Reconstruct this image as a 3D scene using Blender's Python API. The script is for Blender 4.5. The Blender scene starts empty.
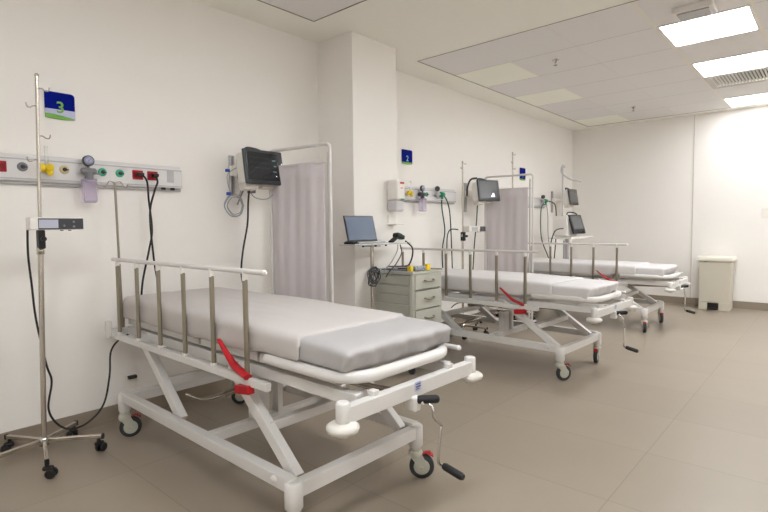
import bpy, bmesh, math, random
from mathutils import Vector, Matrix, noise
random.seed(4)
SC = bpy.context.scene
COL = SC.collection
PI = math.pi

# ---------------------------------------------------------------- materials
def lin(c):
    c = c / 255.0
    return c / 12.92 if c <= 0.04045 else ((c + 0.055) / 1.055) ** 2.4
def rgb(r, g, b): return (lin(r), lin(g), lin(b), 1)
MATS = {}
def mat(name, col, rough=.5, metal=0, bump=0, bscale=40, var=0, vscale=3, trans=0, alpha=1, coat=0, emis=None, es=0, ior=1.45, spec=None, stretch=None):
    m = bpy.data.materials.new(name); m.use_nodes = True
    nt = m.node_tree; b = nt.nodes['Principled BSDF']
    b.inputs['Base Color'].default_value = col
    b.inputs['Roughness'].default_value = rough
    b.inputs['Metallic'].default_value = metal
    b.inputs['Transmission Weight'].default_value = trans
    b.inputs['Alpha'].default_value = alpha
    b.inputs['Coat Weight'].default_value = coat
    b.inputs['IOR'].default_value = ior
    if spec is not None: b.inputs['Specular IOR Level'].default_value = spec
    if emis:
        b.inputs['Emission Color'].default_value = emis
        b.inputs['Emission Strength'].default_value = es
    tc = nt.nodes.new('ShaderNodeTexCoord')
    src = tc.outputs['Object']
    if stretch:
        mp = nt.nodes.new('ShaderNodeMapping'); mp.inputs['Scale'].default_value = stretch
        nt.links.new(src, mp.inputs['Vector']); src = mp.outputs['Vector']
    if var:
        n = nt.nodes.new('ShaderNodeTexNoise'); n.inputs['Scale'].default_value = vscale; n.inputs['Detail'].default_value = 4
        nt.links.new(src, n.inputs['Vector'])
        mx = nt.nodes.new('ShaderNodeMix'); mx.data_type = 'RGBA'
        mx.inputs[6].default_value = tuple(c * (1 - var) for c in col[:3]) + (1,)
        mx.inputs[7].default_value = tuple(min(1, c * (1 + var)) for c in col[:3]) + (1,)
        nt.links.new(n.outputs['Fac'], mx.inputs[0]); nt.links.new(mx.outputs[2], b.inputs['Base Color'])
    if bump:
        n2 = nt.nodes.new('ShaderNodeTexNoise'); n2.inputs['Scale'].default_value = bscale; n2.inputs['Detail'].default_value = 3
        nt.links.new(src, n2.inputs['Vector'])
        bp = nt.nodes.new('ShaderNodeBump'); bp.inputs['Strength'].default_value = bump; bp.inputs['Distance'].default_value = .01
        nt.links.new(n2.outputs['Fac'], bp.inputs['Height']); nt.links.new(bp.outputs['Normal'], b.inputs['Normal'])
    MATS[name] = m
    return m
M_wall = mat('wall_paint', rgb(246, 241, 235), .55, bump=.04, bscale=60, var=.012, vscale=1.2)
M_gyp = mat('gypsum_ceiling', rgb(252, 249, 240), .8, bump=.03, bscale=50)
M_tile = mat('ceiling_tile', rgb(236, 232, 230), .85, bump=.15, bscale=180, var=.02, vscale=60)
M_tilew = mat('cream_ceiling_tile', rgb(252, 250, 238), .7, bump=.05, bscale=100)
M_tbar = mat('ceiling_grid_paint', rgb(236, 230, 220), .6, var=.01)
M_gdark = mat('ceiling_joint_strip', rgb(176, 168, 162), .7, var=.02)
M_base = mat('baseboard_stone', rgb(150, 136, 120), .4, var=.04, vscale=5)
M_white = mat('white_enamel', rgb(216, 212, 208), .3, coat=.2, var=.01, vscale=8)
M_white2 = mat('white_plastic', rgb(236, 231, 224), .35, var=.01)
M_rub = mat('bumper_plastic', rgb(214, 208, 200), .5, var=.01)
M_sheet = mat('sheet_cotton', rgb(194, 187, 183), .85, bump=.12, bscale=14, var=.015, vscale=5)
M_sheet2 = mat('paler_sheet_cotton', rgb(216, 211, 209), .85, bump=.12, bscale=14, var=.015, vscale=5)  # paler sheet colour on the middle and farthest beds
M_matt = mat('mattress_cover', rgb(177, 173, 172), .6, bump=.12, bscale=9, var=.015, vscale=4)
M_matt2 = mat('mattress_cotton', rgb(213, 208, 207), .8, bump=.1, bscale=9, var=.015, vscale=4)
M_alu = mat('brushed_champagne_metal', rgb(150, 142, 126), .32, metal=.85, var=.05, vscale=30, stretch=(8, 8, .6))
M_steel = mat('stainless_steel', rgb(196, 188, 178), .25, metal=.95, var=.05, vscale=25, stretch=(8, 8, .6))
M_chrome = mat('chrome', rgb(205, 202, 198), .15, metal=1, var=.02)
M_black = mat('black_rubber', rgb(26, 24, 25), .5, var=.1)
M_cable = mat('black_cable', rgb(32, 30, 30), .5, var=.1)
M_cgreen = mat('dark_green_cable', rgb(44, 78, 62), .5, var=.1)
M_cgrey = mat('grey_cable', rgb(160, 160, 162), .5, var=.05)
M_red = mat('red_plastic', rgb(172, 14, 26), .35, var=.05)
M_dred = mat('brown_red_plastic', rgb(150, 40, 32), .45, var=.05)
M_hub = mat('caster_housing', rgb(188, 186, 172), .5, var=.03)
M_tread = mat('tyre_rubber', rgb(52, 54, 56), .6, var=.05)
M_hgrey = mat('hub_ring_grey', rgb(150, 150, 146), .5, var=.05)
M_panel = mat('head_unit_aluminium', rgb(222, 219, 218), .35, metal=.15, var=.01)
M_panel2 = mat('head_unit_groove', rgb(186, 183, 184), .4, metal=.2, var=.01)
M_blue = mat('sign_blue', rgb(0, 22, 128), .6, var=.03, spec=.08)
M_swhite = mat('sign_white', rgb(190, 192, 222), .4, var=.02)
M_green = mat('sign_green', rgb(112, 168, 60), .4, var=.03)
M_gport = mat('port_green', rgb(70, 176, 138), .4, var=.03)
M_grey = mat('mid_grey_plastic', rgb(128, 126, 130), .45, var=.04)
M_dgrey = mat('dark_grey_plastic', rgb(62, 64, 68), .4, var=.04)
M_yel = mat('yellow_plastic', rgb(236, 204, 40), .4, var=.04)
M_violet = mat('violet_clear_plastic', rgb(216, 202, 226), .2, trans=.5, alpha=.7, var=.03)
M_clear = mat('clear_plastic', rgb(236, 238, 238), .1, trans=.8, alpha=.55, var=.01)
M_screen = mat('dark_glass', rgb(30, 32, 38), .16, coat=.6, var=.25, vscale=9)
M_screen2 = mat('grey_glass', rgb(98, 98, 100), .22, coat=.5, var=.15, vscale=6)
M_lcd = mat('laptop_screen_reflection', rgb(70, 80, 98), .2, coat=.5, var=.3, vscale=3.5, emis=rgb(104, 118, 140), es=.12)  # blue grey reflection put into the screen's colour and faint glow
M_plcd = mat('pump_display', rgb(186, 188, 204), .3, var=.03)
M_trace = mat('screen_trace', rgb(84, 104, 104), .4, emis=rgb(110, 150, 140), es=.05)
M_scrwhite = mat('screen_white_marks', rgb(230, 230, 235), .4, emis=rgb(230, 230, 240), es=.8)  # white emissive marks on the monitor faces
M_cloth = mat('screen_cloth', rgb(214, 205, 206), .9, bump=.1, bscale=20, var=.02, vscale=3, stretch=(1, 1, .3))
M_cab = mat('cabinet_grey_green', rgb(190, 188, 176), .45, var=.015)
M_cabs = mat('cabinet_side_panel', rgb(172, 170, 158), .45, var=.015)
M_bin = mat('bin_beige', rgb(206, 198, 182), .45, var=.015)
M_binlid = mat('bin_lid_ivory', rgb(240, 234, 222), .4, var=.01)
M_beige = mat('outlet_plate', rgb(222, 215, 204), .45, var=.01)
M_emit = mat('led_diffuser', rgb(255, 252, 246), .5, emis=(.915, .965, 1, 1), es=8.6)
M_emit2 = mat('led_diffuser_weaker', rgb(255, 252, 246), .5, emis=(.93, .965, 1, 1), es=4.6)
M_vent = mat('vent_metal', rgb(206, 200, 194), .5, var=.02)
M_dark = mat('duct_dark', rgb(60, 56, 54), .8, var=.05)

def floor_mat():
    m = bpy.data.materials.new('porcelain_floor'); m.use_nodes = True
    nt = m.node_tree; N = nt.nodes; L = nt.links; b = N['Principled BSDF']
    tc = N.new('ShaderNodeTexCoord'); sp = N.new('ShaderNodeSeparateXYZ'); L.new(tc.outputs['Object'], sp.inputs[0])
    def math_(op, a, bb=None):
        n = N.new('ShaderNodeMath'); n.operation = op
        for i, v in enumerate((a, bb)):
            if v is None: continue
            if isinstance(v, (int, float)): n.inputs[i].default_value = v
            else: L.new(v, n.inputs[i])
        return n.outputs[0]
    def line(sock, off, pitch):
        a = math_('ADD', math_('SUBTRACT', sock, off), pitch * 20)
        f = math_('MODULO', a, pitch)
        d = math_('MINIMUM', f, math_('SUBTRACT', pitch, f))
        return math_('LESS_THAN', d, .0022), math_('FLOOR', math_('DIVIDE', a, pitch))
    gx, ix = line(sp.outputs['X'], 1.009, .6); gy, iy = line(sp.outputs['Y'], .694, .925)
    g = math_('MAXIMUM', gx, gy)
    cid = math_('ADD', math_('MULTIPLY', ix, 3.71), math_('MULTIPLY', iy, 7.13))
    wn = N.new('ShaderNodeTexWhiteNoise'); wn.noise_dimensions = '1D'; L.new(cid, wn.inputs['W'])
    no = N.new('ShaderNodeTexNoise'); no.inputs['Scale'].default_value = 3; no.inputs['Detail'].default_value = 6
    L.new(tc.outputs['Object'], no.inputs['Vector'])
    fac = math_('ADD', math_('MULTIPLY', wn.outputs['Value'], .35), math_('MULTIPLY', no.outputs['Fac'], .65))
    mx = N.new('ShaderNodeMix'); mx.data_type = 'RGBA'; L.new(fac, mx.inputs[0])
    mx.inputs[6].default_value = rgb(147, 134, 119); mx.inputs[7].default_value = rgb(158, 145, 129)
    m2 = N.new('ShaderNodeMix'); m2.data_type = 'RGBA'; L.new(math_('MULTIPLY', g, .55), m2.inputs[0])
    L.new(mx.outputs[2], m2.inputs[6]); m2.inputs[7].default_value = rgb(118, 108, 98)
    L.new(m2.outputs[2], b.inputs['Base Color'])
    b.inputs['Roughness'].default_value = .36
    b.inputs['Specular IOR Level'].default_value = .4
    return m
M_floor = floor_mat()

# ---------------------------------------------------------------- mesh helpers
class MB:
    def __init__(s): s.v = []; s.f = []; s.mi = []; s.sm = []
    def add(s, vs, fs, k=0, smooth=False):
        o = len(s.v); s.v += [tuple(v) for v in vs]
        s.f += [tuple(i + o for i in f) for f in fs]; s.mi += [k] * len(fs); s.sm += [smooth] * len(fs)
        return s
    def box(s, c, d, R=None, k=0, bev=.003):
        c = Vector(c); h = [x / 2 for x in d]
        bev = min(bev, min(h) * .7)
        bm = bmesh.new(); bmesh.ops.create_cube(bm, size=1)
        for v in bm.verts: v.co = Vector((v.co.x * d[0], v.co.y * d[1], v.co.z * d[2]))
        if bev > 0: bmesh.ops.bevel(bm, geom=bm.edges[:], offset=bev, segments=2, profile=.5, affect='EDGES')
        bm.verts.index_update()
        vs = [(c + (R @ v.co if R else v.co)) for v in bm.verts]
        fs = [[v.index for v in f.verts] for f in bm.faces]
        bm.free(); return s.add(vs, fs, k)
    def bar(s, a, b, w, h, k=0, bev=.003, up=(0, 0, 1), ext=0):
        a = Vector(a); b = Vector(b); d = b - a; L = d.length; x = d.normalized(); u = Vector(up)
        y = u.cross(x)
        if y.length < 1e-4: y = Vector((0, 1, 0)).cross(x)
        y.normalize(); z = x.cross(y)
        R = Matrix((x, y, z)).transposed()
        return s.box((a + b) / 2, (L + ext * 2, w, h), R, k, bev)
    def tube(s, pts, r, k=0, seg=10, closed=False, sy=1.0, rs=None, caps=True):
        P = [Vector(p) for p in pts]; n = len(P); ring = []; prev = None
        for i in range(n):
            if closed: t = (P[(i + 1) % n] - P[i - 1]).normalized()
            else: t = (P[min(i + 1, n - 1)] - P[max(i - 1, 0)]).normalized()
            if prev is None:
                a = Vector((0, 0, 1)) if abs(t.z) < .9 else Vector((1, 0, 0))
                u = a.cross(t).normalized()
            else:
                u = (prev - t * prev.dot(t)).normalized()
            prev = u; w = t.cross(u)
            rr = rs[i] if rs else r
            ring.append([P[i] + u * (math.cos(2 * PI * j / seg) * rr) + w * (math.sin(2 * PI * j / seg) * rr * sy) for j in range(seg)])
        vs = [v for R_ in ring for v in R_]; fs = []
        m = n if closed else n - 1
        for i in range(m):
            for j in range(seg):
                a = i * seg + j; b = i * seg + (j + 1) % seg; c = ((i + 1) % n) * seg + (j + 1) % seg; d = ((i + 1) % n) * seg + j
                fs.append((a, b, c, d))
        s.add(vs, fs, k, True)
        if not closed and caps:
            s.add(ring[0], [tuple(range(seg - 1, -1, -1))], k); s.add(ring[-1], [tuple(range(seg))], k)
        return s
    def cyl(s, a, b, r, r2=None, k=0, seg=20, bev=.002):
        a = Vector(a); b = Vector(b); r2 = r if r2 is None else r2; L = (b - a).length
        bev = min(bev, L * .3, min(r, r2) * .5); t = (b - a).normalized()
        return s.tube([a, a + t * 1e-4, a + t * bev, b - t * bev, b - t * 1e-4, b], r, k, seg, rs=[max(r - bev, 1e-4), r - bev * .9, r, r2, r2 - bev * .9, max(r2 - bev, 1e-4)])
    def lathe(s, prof, c, axis=(0, 0, 1), k=0, seg=24):
        t = Vector(axis).normalized(); a = Vector((1, 0, 0)) if abs(t.x) < .9 else Vector((0, 1, 0))
        u = t.cross(a).normalized(); w = t.cross(u); c = Vector(c); vs = []; fs = []
        for r, h in prof:
            for j in range(seg):
                vs.append(c + t * h + u * (r * math.cos(2 * PI * j / seg)) + w * (r * math.sin(2 * PI * j / seg)))
        for i in range(len(prof) - 1):
            for j in range(seg):
                fs.append((i * seg + j, i * seg + (j + 1) % seg, (i + 1) * seg + (j + 1) % seg, (i + 1) * seg + j))
        fs.append(tuple(range(seg - 1, -1, -1))); fs.append(tuple(range((len(prof) - 1) * seg, len(prof) * seg)))
        return s.add(vs, fs, k, True)
    def ball(s, c, r, k=0, sc=(1, 1, 1)):
        n = 8; prof = [(max(1e-4, r * math.sin(PI * i / n)), -r * math.cos(PI * i / n)) for i in range(n + 1)]
        o = len(s.v); s.lathe(prof, (0, 0, 0), k=k, seg=14)
        s.v[o:] = [(c[0] + v[0] * sc[0], c[1] + v[1] * sc[1], c[2] + v[2] * sc[2]) for v in s.v[o:]]
        return s
    def prism(s, pts2, y0, y1, plane='XZ', k=0):
        n = len(pts2)
        def P(p, t):
            return {'XZ': (p[0], t, p[1]), 'XY': (p[0], p[1], t), 'YZ': (t, p[0], p[1])}[plane]
        vs = [P(p, y0) for p in pts2] + [P(p, y1) for p in pts2]
        fs = [tuple(range(n)), tuple(range(2 * n - 1, n - 1, -1))] + [(i, i + n, (i + 1) % n + n, (i + 1) % n) for i in range(n)]
        return s.add(vs, fs, k)
    def build(s, name, mats, parent=None, loc=None, label=None):
        me = bpy.data.meshes.new(name); me.from_pydata(s.v, [], s.f)
        if not isinstance(mats, (list, tuple)): mats = [mats]
        for m in mats: me.materials.append(m)
        me.polygons.foreach_set('material_index', s.mi); me.polygons.foreach_set('use_smooth', s.sm)
        me.update()
        bm = bmesh.new(); bm.from_mesh(me); bmesh.ops.recalc_face_normals(bm, faces=bm.faces[:]); bm.to_mesh(me); bm.free()
        o = bpy.data.objects.new(name, me); COL.objects.link(o)
        if parent is not None: o.parent = parent
        if loc: o.location = loc
        if label: o['label'] = label
        return o
def B(): return MB()
def rmax(axis, deg): return Matrix.Rotation(math.radians(deg), 3, axis)
def spline(pts, n=8):
    P = [Vector(p) for p in pts]; out = []
    for i in range(len(P) - 1):
        p0 = P[max(i - 1, 0)]; p1 = P[i]; p2 = P[i + 1]; p3 = P[min(i + 2, len(P) - 1)]
        for t in range(n):
            t /= n
            out.append(.5 * ((2 * p1) + (p2 - p0) * t + (2 * p0 - 5 * p1 + 4 * p2 - p3) * t * t + (3 * p1 - p0 - 3 * p2 + p3) * t ** 3))
    out.append(P[-1]); return out
def tag(o, label, cat, group=None, kind=None):
    if label: o['label'] = label
    if cat: o['category'] = cat
    if group: o['group'] = group
    if kind: o['kind'] = kind
    return o
def thing(name, label, cat, loc=(0, 0, 0), rz=0, group=None):
    o = bpy.data.objects.new(name, None); COL.objects.link(o); o.location = loc; o.rotation_euler = (0, 0, rz)
    o.empty_display_size = .1
    return tag(o, label, cat, group)
def struct(mb, name, m): return tag(mb.build(name, m), None, None, kind='structure')
def copy_tree(o, parent=None):
    c = o.copy(); COL.objects.link(c)
    if parent is not None: c.parent = parent
    for ch in [x for x in COL.objects if x.parent == o]: copy_tree(ch, c)
    return c
def text_mesh(body, size, name, m, parent, M, depth=.0006):
    cu = bpy.data.curves.new(name, 'FONT'); cu.body = body; cu.size = size; cu.align_x = 'CENTER'; cu.align_y = 'CENTER'; cu.extrude = depth; cu.offset = size * .012
    t = bpy.data.objects.new(name + '_tmp', cu); COL.objects.link(t)
    bpy.context.view_layer.update()
    me = bpy.data.meshes.new_from_object(t.evaluated_get(bpy.context.evaluated_depsgraph_get()))
    bpy.data.objects.remove(t); me.materials.clear(); me.materials.append(m); me.transform(M)
    o = bpy.data.objects.new(name, me); COL.objects.link(o)
    if parent: o.parent = parent
    return o

# ---------------------------------------------------------------- room
H = 2.699; WY = 3.286; XB = 8.442; XL = -1.3; YR = -1.75; NJ = 7
YC = 2.882; XC1 = 2.919; XC2 = 3.456
P_ = .625
GX = 3.859; GY = 2.960
struct(B().box(((XL + XB) / 2, (YR + WY) / 2, -.05), (XB - XL + .4, WY - YR + .4, .1), bev=0), 'floor', M_floor)
struct(B().box(((XL + XB) / 2, WY + .1, H / 2), (XB - XL + .4, .2, H + .2), bev=0), 'wall_left', M_wall)
struct(B().box((XB + .1, (YR + WY) / 2, H / 2), (.2, WY - YR, H + .2), bev=0), 'wall_back', M_wall)
struct(B().box(((XL + XB) / 2, YR - .1, H / 2), (XB - XL + .4, .2, H + .2), bev=0), 'wall_right', M_wall)  # unseen wall, moved inward to bounce more light
struct(B().box((XL - .1, (YR + WY) / 2, H / 2), (.2, WY - YR, H + .2), bev=0), 'wall_front', M_wall)  # also out of view and drawn close for bounced light
struct(B().box(((XC1 + XC2) / 2, (YC + WY) / 2 + .01, H / 2), (XC2 - XC1, WY - YC + .02, H), bev=.004), 'wall_column', M_wall)
# gypsum ceiling around two suspended bays
BAY2 = (GX, GX + 7 * P_, GY - NJ * .618, GY)
BAY1 = (2.6 - 6 * P_, 2.6, GY - NJ * .618, GY)
c = B()
def slab(x0, x1, y0, y1, z0, z1): c.box(((x0 + x1) / 2, (y0 + y1) / 2, (z0 + z1) / 2), (x1 - x0, y1 - y0, z1 - z0), bev=0)
slab(XL, BAY1[0], YR, WY, H, H + .1); slab(BAY1[1], BAY2[0], YR, WY, H, H + .1); slab(BAY2[1], XB, YR, WY, H, H + .1)
for bx in (BAY1, BAY2):
    slab(bx[0], bx[1], bx[3], WY, H, H + .1); slab(bx[0], bx[1], YR, bx[2], H, H + .1)
slab(XL, XB, YR, WY, H + .1, H + .15)
struct(c, 'ceiling', M_gyp)
LIGHTS = []; VENT = (BAY2[0] + 4 * P_, GY - 4 * .618)
for bi, bx in enumerate((BAY1, BAY2)):
    t = B(); tw = B(); g = B()
    lightcells = {(1, 3), (3, 3), (6, 3), (1, 6), (5, 6)} if bi else {(1, 3), (4, 3), (2, 6)}  # near bay and last-column panels are unseen, added to even out the light
    white = {(1, 0), (3, 0), (6, 0)} if bi else set()
    ni = 7 if bi else 6
    for i in range(ni):
        for j in range(NJ):
            x = bx[0] + (i + .5) * P_; y = bx[3] - (j + .5) * .618
            if (i, j) in lightcells: LIGHTS.append((x, y)); continue
            if bi and (i, j) == (4, 3): continue
            (tw if (i, j) in white else t).box((x, y, H + .006), (P_ - .004, .614, .01), bev=.0015)
    gd = B()
    for i in range(ni + 1):
        x = bx[0] + i * P_
        gd.box((x, (bx[2] + bx[3]) / 2, H + .0035), (.007, bx[3] - bx[2], .005), bev=.001)
    for j in range(NJ + 1):
        y = bx[3] - j * .618
        wd = .03 if j in (3, 4, 7, 8) else .006
        g.box(((bx[0] + bx[1]) / 2, y, H + .003), (bx[1] - bx[0], wd, .006), bev=.001)
    struct(t, 'ceiling', M_tile)
    if white: struct(tw, 'ceiling', M_tilew)
    struct(g, 'trim_1', M_tbar); struct(gd, 'trim_4', M_gdark)
# dark strip coloured as the shade in the gap round each bay
r = B()
for bx in (BAY1, BAY2):
    for (a, b_) in (((bx[0], bx[2]), (bx[1], bx[2])), ((bx[0], bx[3]), (bx[1], bx[3])), ((bx[0], bx[2]), (bx[0], bx[3])), ((bx[1], bx[2]), (bx[1], bx[3]))):
        r.bar((a[0], a[1], H - .001), (b_[0], b_[1], H - .001), .006, .004, bev=0)
struct(r, 'trim_2', mat('painted_gap_shadow', rgb(150, 143, 132), .7, var=.02))
# baseboards
bh = .10
struct(B().box(((XL + XC1) / 2, WY - .006, bh / 2), (XC1 - XL, .012, bh), bev=.002).box(((XC2 + XB) / 2, WY - .006, bh / 2), (XB - XC2, .012, bh), bev=.002)
       .box(((XC1 + XC2) / 2, YC - .006, bh / 2), (XC2 - XC1 + .024, .012, bh), bev=.002).box((XC1 - .006, (YC + WY) / 2, bh / 2), (.012, WY - YC - .012, bh), bev=.002)
       .box((XC2 + .006, (YC + WY) / 2, bh / 2), (.012, WY - YC - .012, bh), bev=.002), 'baseboard_left', M_base)
struct(B().box((XB - .006, (YR + WY) / 2, bh / 2), (.012, WY - YR - .024, bh), bev=.002), 'baseboard_back', M_base)
# raised wall panel on the back wall: its left edge is the vertical joint
struct(B().box((XB - .004, (YR + 1.545) / 2, (H + bh) / 2), (.01, 1.545 - YR, H - bh - .004), bev=.002), 'wall_panel', M_wall)
struct(B().box((XB - .003, 1.549, (H + bh) / 2), (.008, .006, H - bh), bev=0), 'trim_3', mat('joint_seal', rgb(206, 198, 186), .8, var=.02))

# ceiling lights
lt = None
for n, (x, y) in enumerate(LIGHTS):
    if lt is None:
        lt = thing('ceiling_light', '', 'light', (x, y, H))
        f = B(); a = P_ - .006; b_ = .612
        for sx in (-1, 1): f.box((sx * (a / 2 - .011), 0, .003), (.022, b_, .012), bev=.002)
        for sy in (-1, 1): f.box((0, sy * (b_ / 2 - .011), .003), (a - .044, .022, .012), bev=.002)
        f.build('frame', M_white2, lt)
        B().box((0, 0, .004), (a - .046, b_ - .046, .006), bev=0).build('diffuser', M_emit, lt)
        o = lt
    else:
        o = copy_tree(lt); o.location = (x, y, H)
        if x > 7.5:                      # far panel emits less, toned down to calm the back wall
            for ch_ in [q_ for q_ in COL.objects if q_.parent == o and q_.name.startswith('diffuser')]:
                ch_.data = ch_.data.copy(); ch_.data.materials[0] = M_emit2
    o['group'] = 'square led panels in the suspended ceiling'
    if x > 3.5 and y > 0:
        k = [q for q in LIGHTS if q[0] > 3.5 and q[1] > 0]; k.sort(); i = k.index((x, y))
        o['label'] = ['square lit ceiling panel nearest the camera, beside the small white emergency lamp', 'middle lit ceiling panel, right in front of the air vent', 'farthest lit ceiling panel, close to the back wall beyond the vent'][i]
    elif x > 3.5: o['label'] = 'unseen lit panel of the far bay, added as fill light away from the beds'
    else: o['label'] = 'unseen lit panel in the bay overhead, added as fill light'
# air vent
vx = BAY2[0] + 4.5 * P_; vy = GY - 3.5 * .618
v = thing('ceiling_vent', 'louvred white air vent set between two lit ceiling panels', 'air vent', (vx, vy, H))
f = B()
for sx in (-1, 1): f.box((sx * .285, 0, .003), (.045, .606, .01), bev=.002)
for sy in (-1, 1): f.box((0, sy * .28, .003), (.53, .05, .01), bev=.002)
f.build('frame', M_vent, v)
B().box((0, 0, .03), (.52, .5, .004), bev=0).build('duct_back', M_dark, v)
s_ = B()
for i in range(17): s_.box((0, -.24 + i * .03, .008), (.515, .003, .022), rmax('X', 38), bev=.0005)
s_.build('louvres', M_vent, v)
# sprinklers
sp = thing('sprinkler', 'small metal ceiling sprinkler nearer the camera', 'sprinkler', (4.707, 2.0, H), group='ceiling sprinklers')
B().lathe([(.001, 0), (.03, 0), (.032, -.004), (.012, -.008), (.009, -.03), (.001, -.03)], (0, 0, 0)).build('escutcheon', M_chrome, sp)
B().lathe([(.001, -.05), (.018, -.05), (.018, -.053), (.001, -.053)], (0, 0, 0)).bar((-.008, 0, -.03), (-.012, 0, -.05), .003, .003).bar((.008, 0, -.03), (.012, 0, -.05), .003, .003).build('deflector', M_alu, sp)
s2 = copy_tree(sp); s2.location = (7.28, 2.04, H); s2['label'] = 'small metal ceiling sprinkler farther off near the back wall'
el = thing('emergency_lamp', 'white box shaped emergency lamp fixed under the ceiling tiles', 'emergency lamp', (4.28, .80, H))
B().box((0, 0, -.02), (.20, .25, .04), bev=.006).build('housing', M_white2, el)
B().box((0, 0, -.044), (.15, .20, .012), bev=.004).build('lens', M_panel2, el)

# ---------------------------------------------------------------- beds
def rect_u(u, v0, v1, rad, n=7):
    pts = [(-u, v0, 0)]
    for i in range(n + 1):
        a = PI + (PI / 2) * i / n
        pts.append((-u + rad + rad * math.cos(a), v1 + rad + rad * math.sin(a), 0))
    for i in range(n + 1):
        a = 1.5 * PI + (PI / 2) * i / n
        pts.append((u - rad + rad * math.cos(a), v1 + rad + rad * math.sin(a), 0))
    pts.append((u, v0, 0)); return pts
def cushion(x0, x1, y0, y1, z0, z1, r, nx, ny, nz, fn=None, bottom=True):
    bm = bmesh.new(); V = {}
    def vt(i, j, k):
        if (i, j, k) not in V:
            p = Vector((x0 + (x1 - x0) * i / nx, y0 + (y1 - y0) * j / ny, z0 + (z1 - z0) * k / nz))
            c_ = Vector((min(max(p.x, x0 + r), x1 - r), min(max(p.y, y0 + r), y1 - r), min(max(p.z, z0 + r), z1 - r)))
            d = p - c_
            if d.length > 1e-6: p = c_ + d.normalized() * r
            if fn: p = fn(p)
            V[(i, j, k)] = bm.verts.new(p)
        return V[(i, j, k)]
    for i in range(nx):
        for j in range(ny):
            bm.faces.new([vt(i, j, nz), vt(i + 1, j, nz), vt(i + 1, j + 1, nz), vt(i, j + 1, nz)])
            if bottom: bm.faces.new([vt(i, j, 0), vt(i, j + 1, 0), vt(i + 1, j + 1, 0), vt(i + 1, j, 0)])
    for k in range(nz):
        for i in range(nx):
            bm.faces.new([vt(i, 0, k), vt(i + 1, 0, k), vt(i + 1, 0, k + 1), vt(i, 0, k + 1)])
            bm.faces.new([vt(i, ny, k), vt(i, ny, k + 1), vt(i + 1, ny, k + 1), vt(i + 1, ny, k)])
        for j in range(ny):
            bm.faces.new([vt(0, j, k), vt(0, j, k + 1), vt(0, j + 1, k + 1), vt(0, j + 1, k)])
            bm.faces.new([vt(nx, j, k), vt(nx, j + 1, k), vt(nx, j + 1, k + 1), vt(nx, j, k + 1)])
    bmesh.ops.recalc_face_normals(bm, faces=bm.faces[:])
    for f_ in bm.faces: f_.smooth = True
    return bm
def bm_obj(bm, name, m, parent=None):
    me = bpy.data.meshes.new(name); bm.to_mesh(me); bm.free(); me.materials.append(m)
    o = bpy.data.objects.new(name, me); COL.objects.link(o)
    if parent: o.parent = parent
    return o
VO = 2.2
def make_caster(root, u, v, ang, red):
    cs = bpy.data.objects.new('caster', None)
    o = B()
    # housing: swivel plate, fork
    o.cyl((0, 0, .128), (0, 0, .152), .026).ball((0, 0, .118), .034, sc=(1, 1, .8))
    off = .028
    for s in (-1, 1):
        o.prism([(-.03, .118), (.028, .122), (.052, .075), (off + .012, .045), (off - .012, .045), (-.005, .085)], s * .021 - .003, s * .021 + .003, 'XZ')
    ob = o.build('caster', M_hub, root); ob.location = (u, v - VO, 0); ob.rotation_euler = (0, 0, ang)
    B().lathe([(.038, -.014), (.052, -.015), (.0575, -.008), (.0575, .008), (.052, .015), (.038, .014)], (off, 0, .0585), (0, 1, 0)).build('tyre', M_tread, ob)
    B().lathe([(.001, -.016), (.03, -.016), (.041, -.013), (.041, .013), (.03, .016), (.001, .016)], (off, 0, .0585), (0, 1, 0)).lathe([(.001, -.026), (.008, -.026), (.008, .026), (.001, .026)], (off, 0, .0585), (0, 1, 0)).build('wheel_hub', M_hub, ob)
    B().bar((-.005, 0, .112), (.07, 0, .125), .026, .006).bar((.06, 0, .120), (.082, 0, .108), .03, .006).build('brake_pedal', red, ob)
    return ob
def make_rail(root, side, v0, posts_y, v1, zb, zp, zt, lower, lever=True):
    u = .335 * side
    sr = B().bar((u, v0 - VO, zb - .018), (u, v1 - VO, zb - .018), .026, .034, bev=.004)
    for v in (v0 + .30, v1 - .35): sr.box((u - side * .03, v - VO, zb - .03), (.05, .05, .03))
    sr = sr.build('side_rail', M_white, root)
    sh = -.37 if lower else 0
    top = B().tube([(u, v0 + .012 + sh - VO, zt), (u, v1 + sh - VO, zt)], .0105, seg=14)
    top.ball((u, v0 + .012 + sh - VO, zt), .0125).ball((u, v1 + sh - VO, zt), .0115)
    top.build('top_rail', M_white, sr)
    for y in posts_y:
        p = B().tube([(u, y - VO, zb - .004), (u, y + sh - VO, zp + .012)], .013, seg=12, sy=.75)
        p.build('rail_post', M_alu, sr)
        cp = B().tube([(u, y + sh - VO, zp + .008), (u, y + sh - VO, zt)], .0115, seg=10).box((u - side * .012, y + .012 + sh - VO, zt - .016), (.016, .022, .022))
        cp.build('rail_collar', M_white2, sr)
        B().box((u, y - VO, zb + .004), (.026, .03, .016), bev=.006).build('post_foot', M_white2, sr)
    if lever:
        lv = B(); LV = v0 + .115 - VO
        path = spline([(u - .015, LV + .215, zb + .125), (u - .015, LV + .16, zb + .08), (u - .015, LV + .10, zb + .036), (u - .015, LV + .05, zb + .018), (u - .015, LV, zb + .004)], 5)
        lv.tube(path, .008, seg=8, rs=[.010 + .010 * min(1, i / 12) for i in range(len(path))], sy=.6)
        lv.box((u - .012, LV + .035, zb - .052), (.034, .10, .036), rmax('X', -8), bev=.006)
        lv.build('release_lever', M_red, sr)
    return sr
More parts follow.
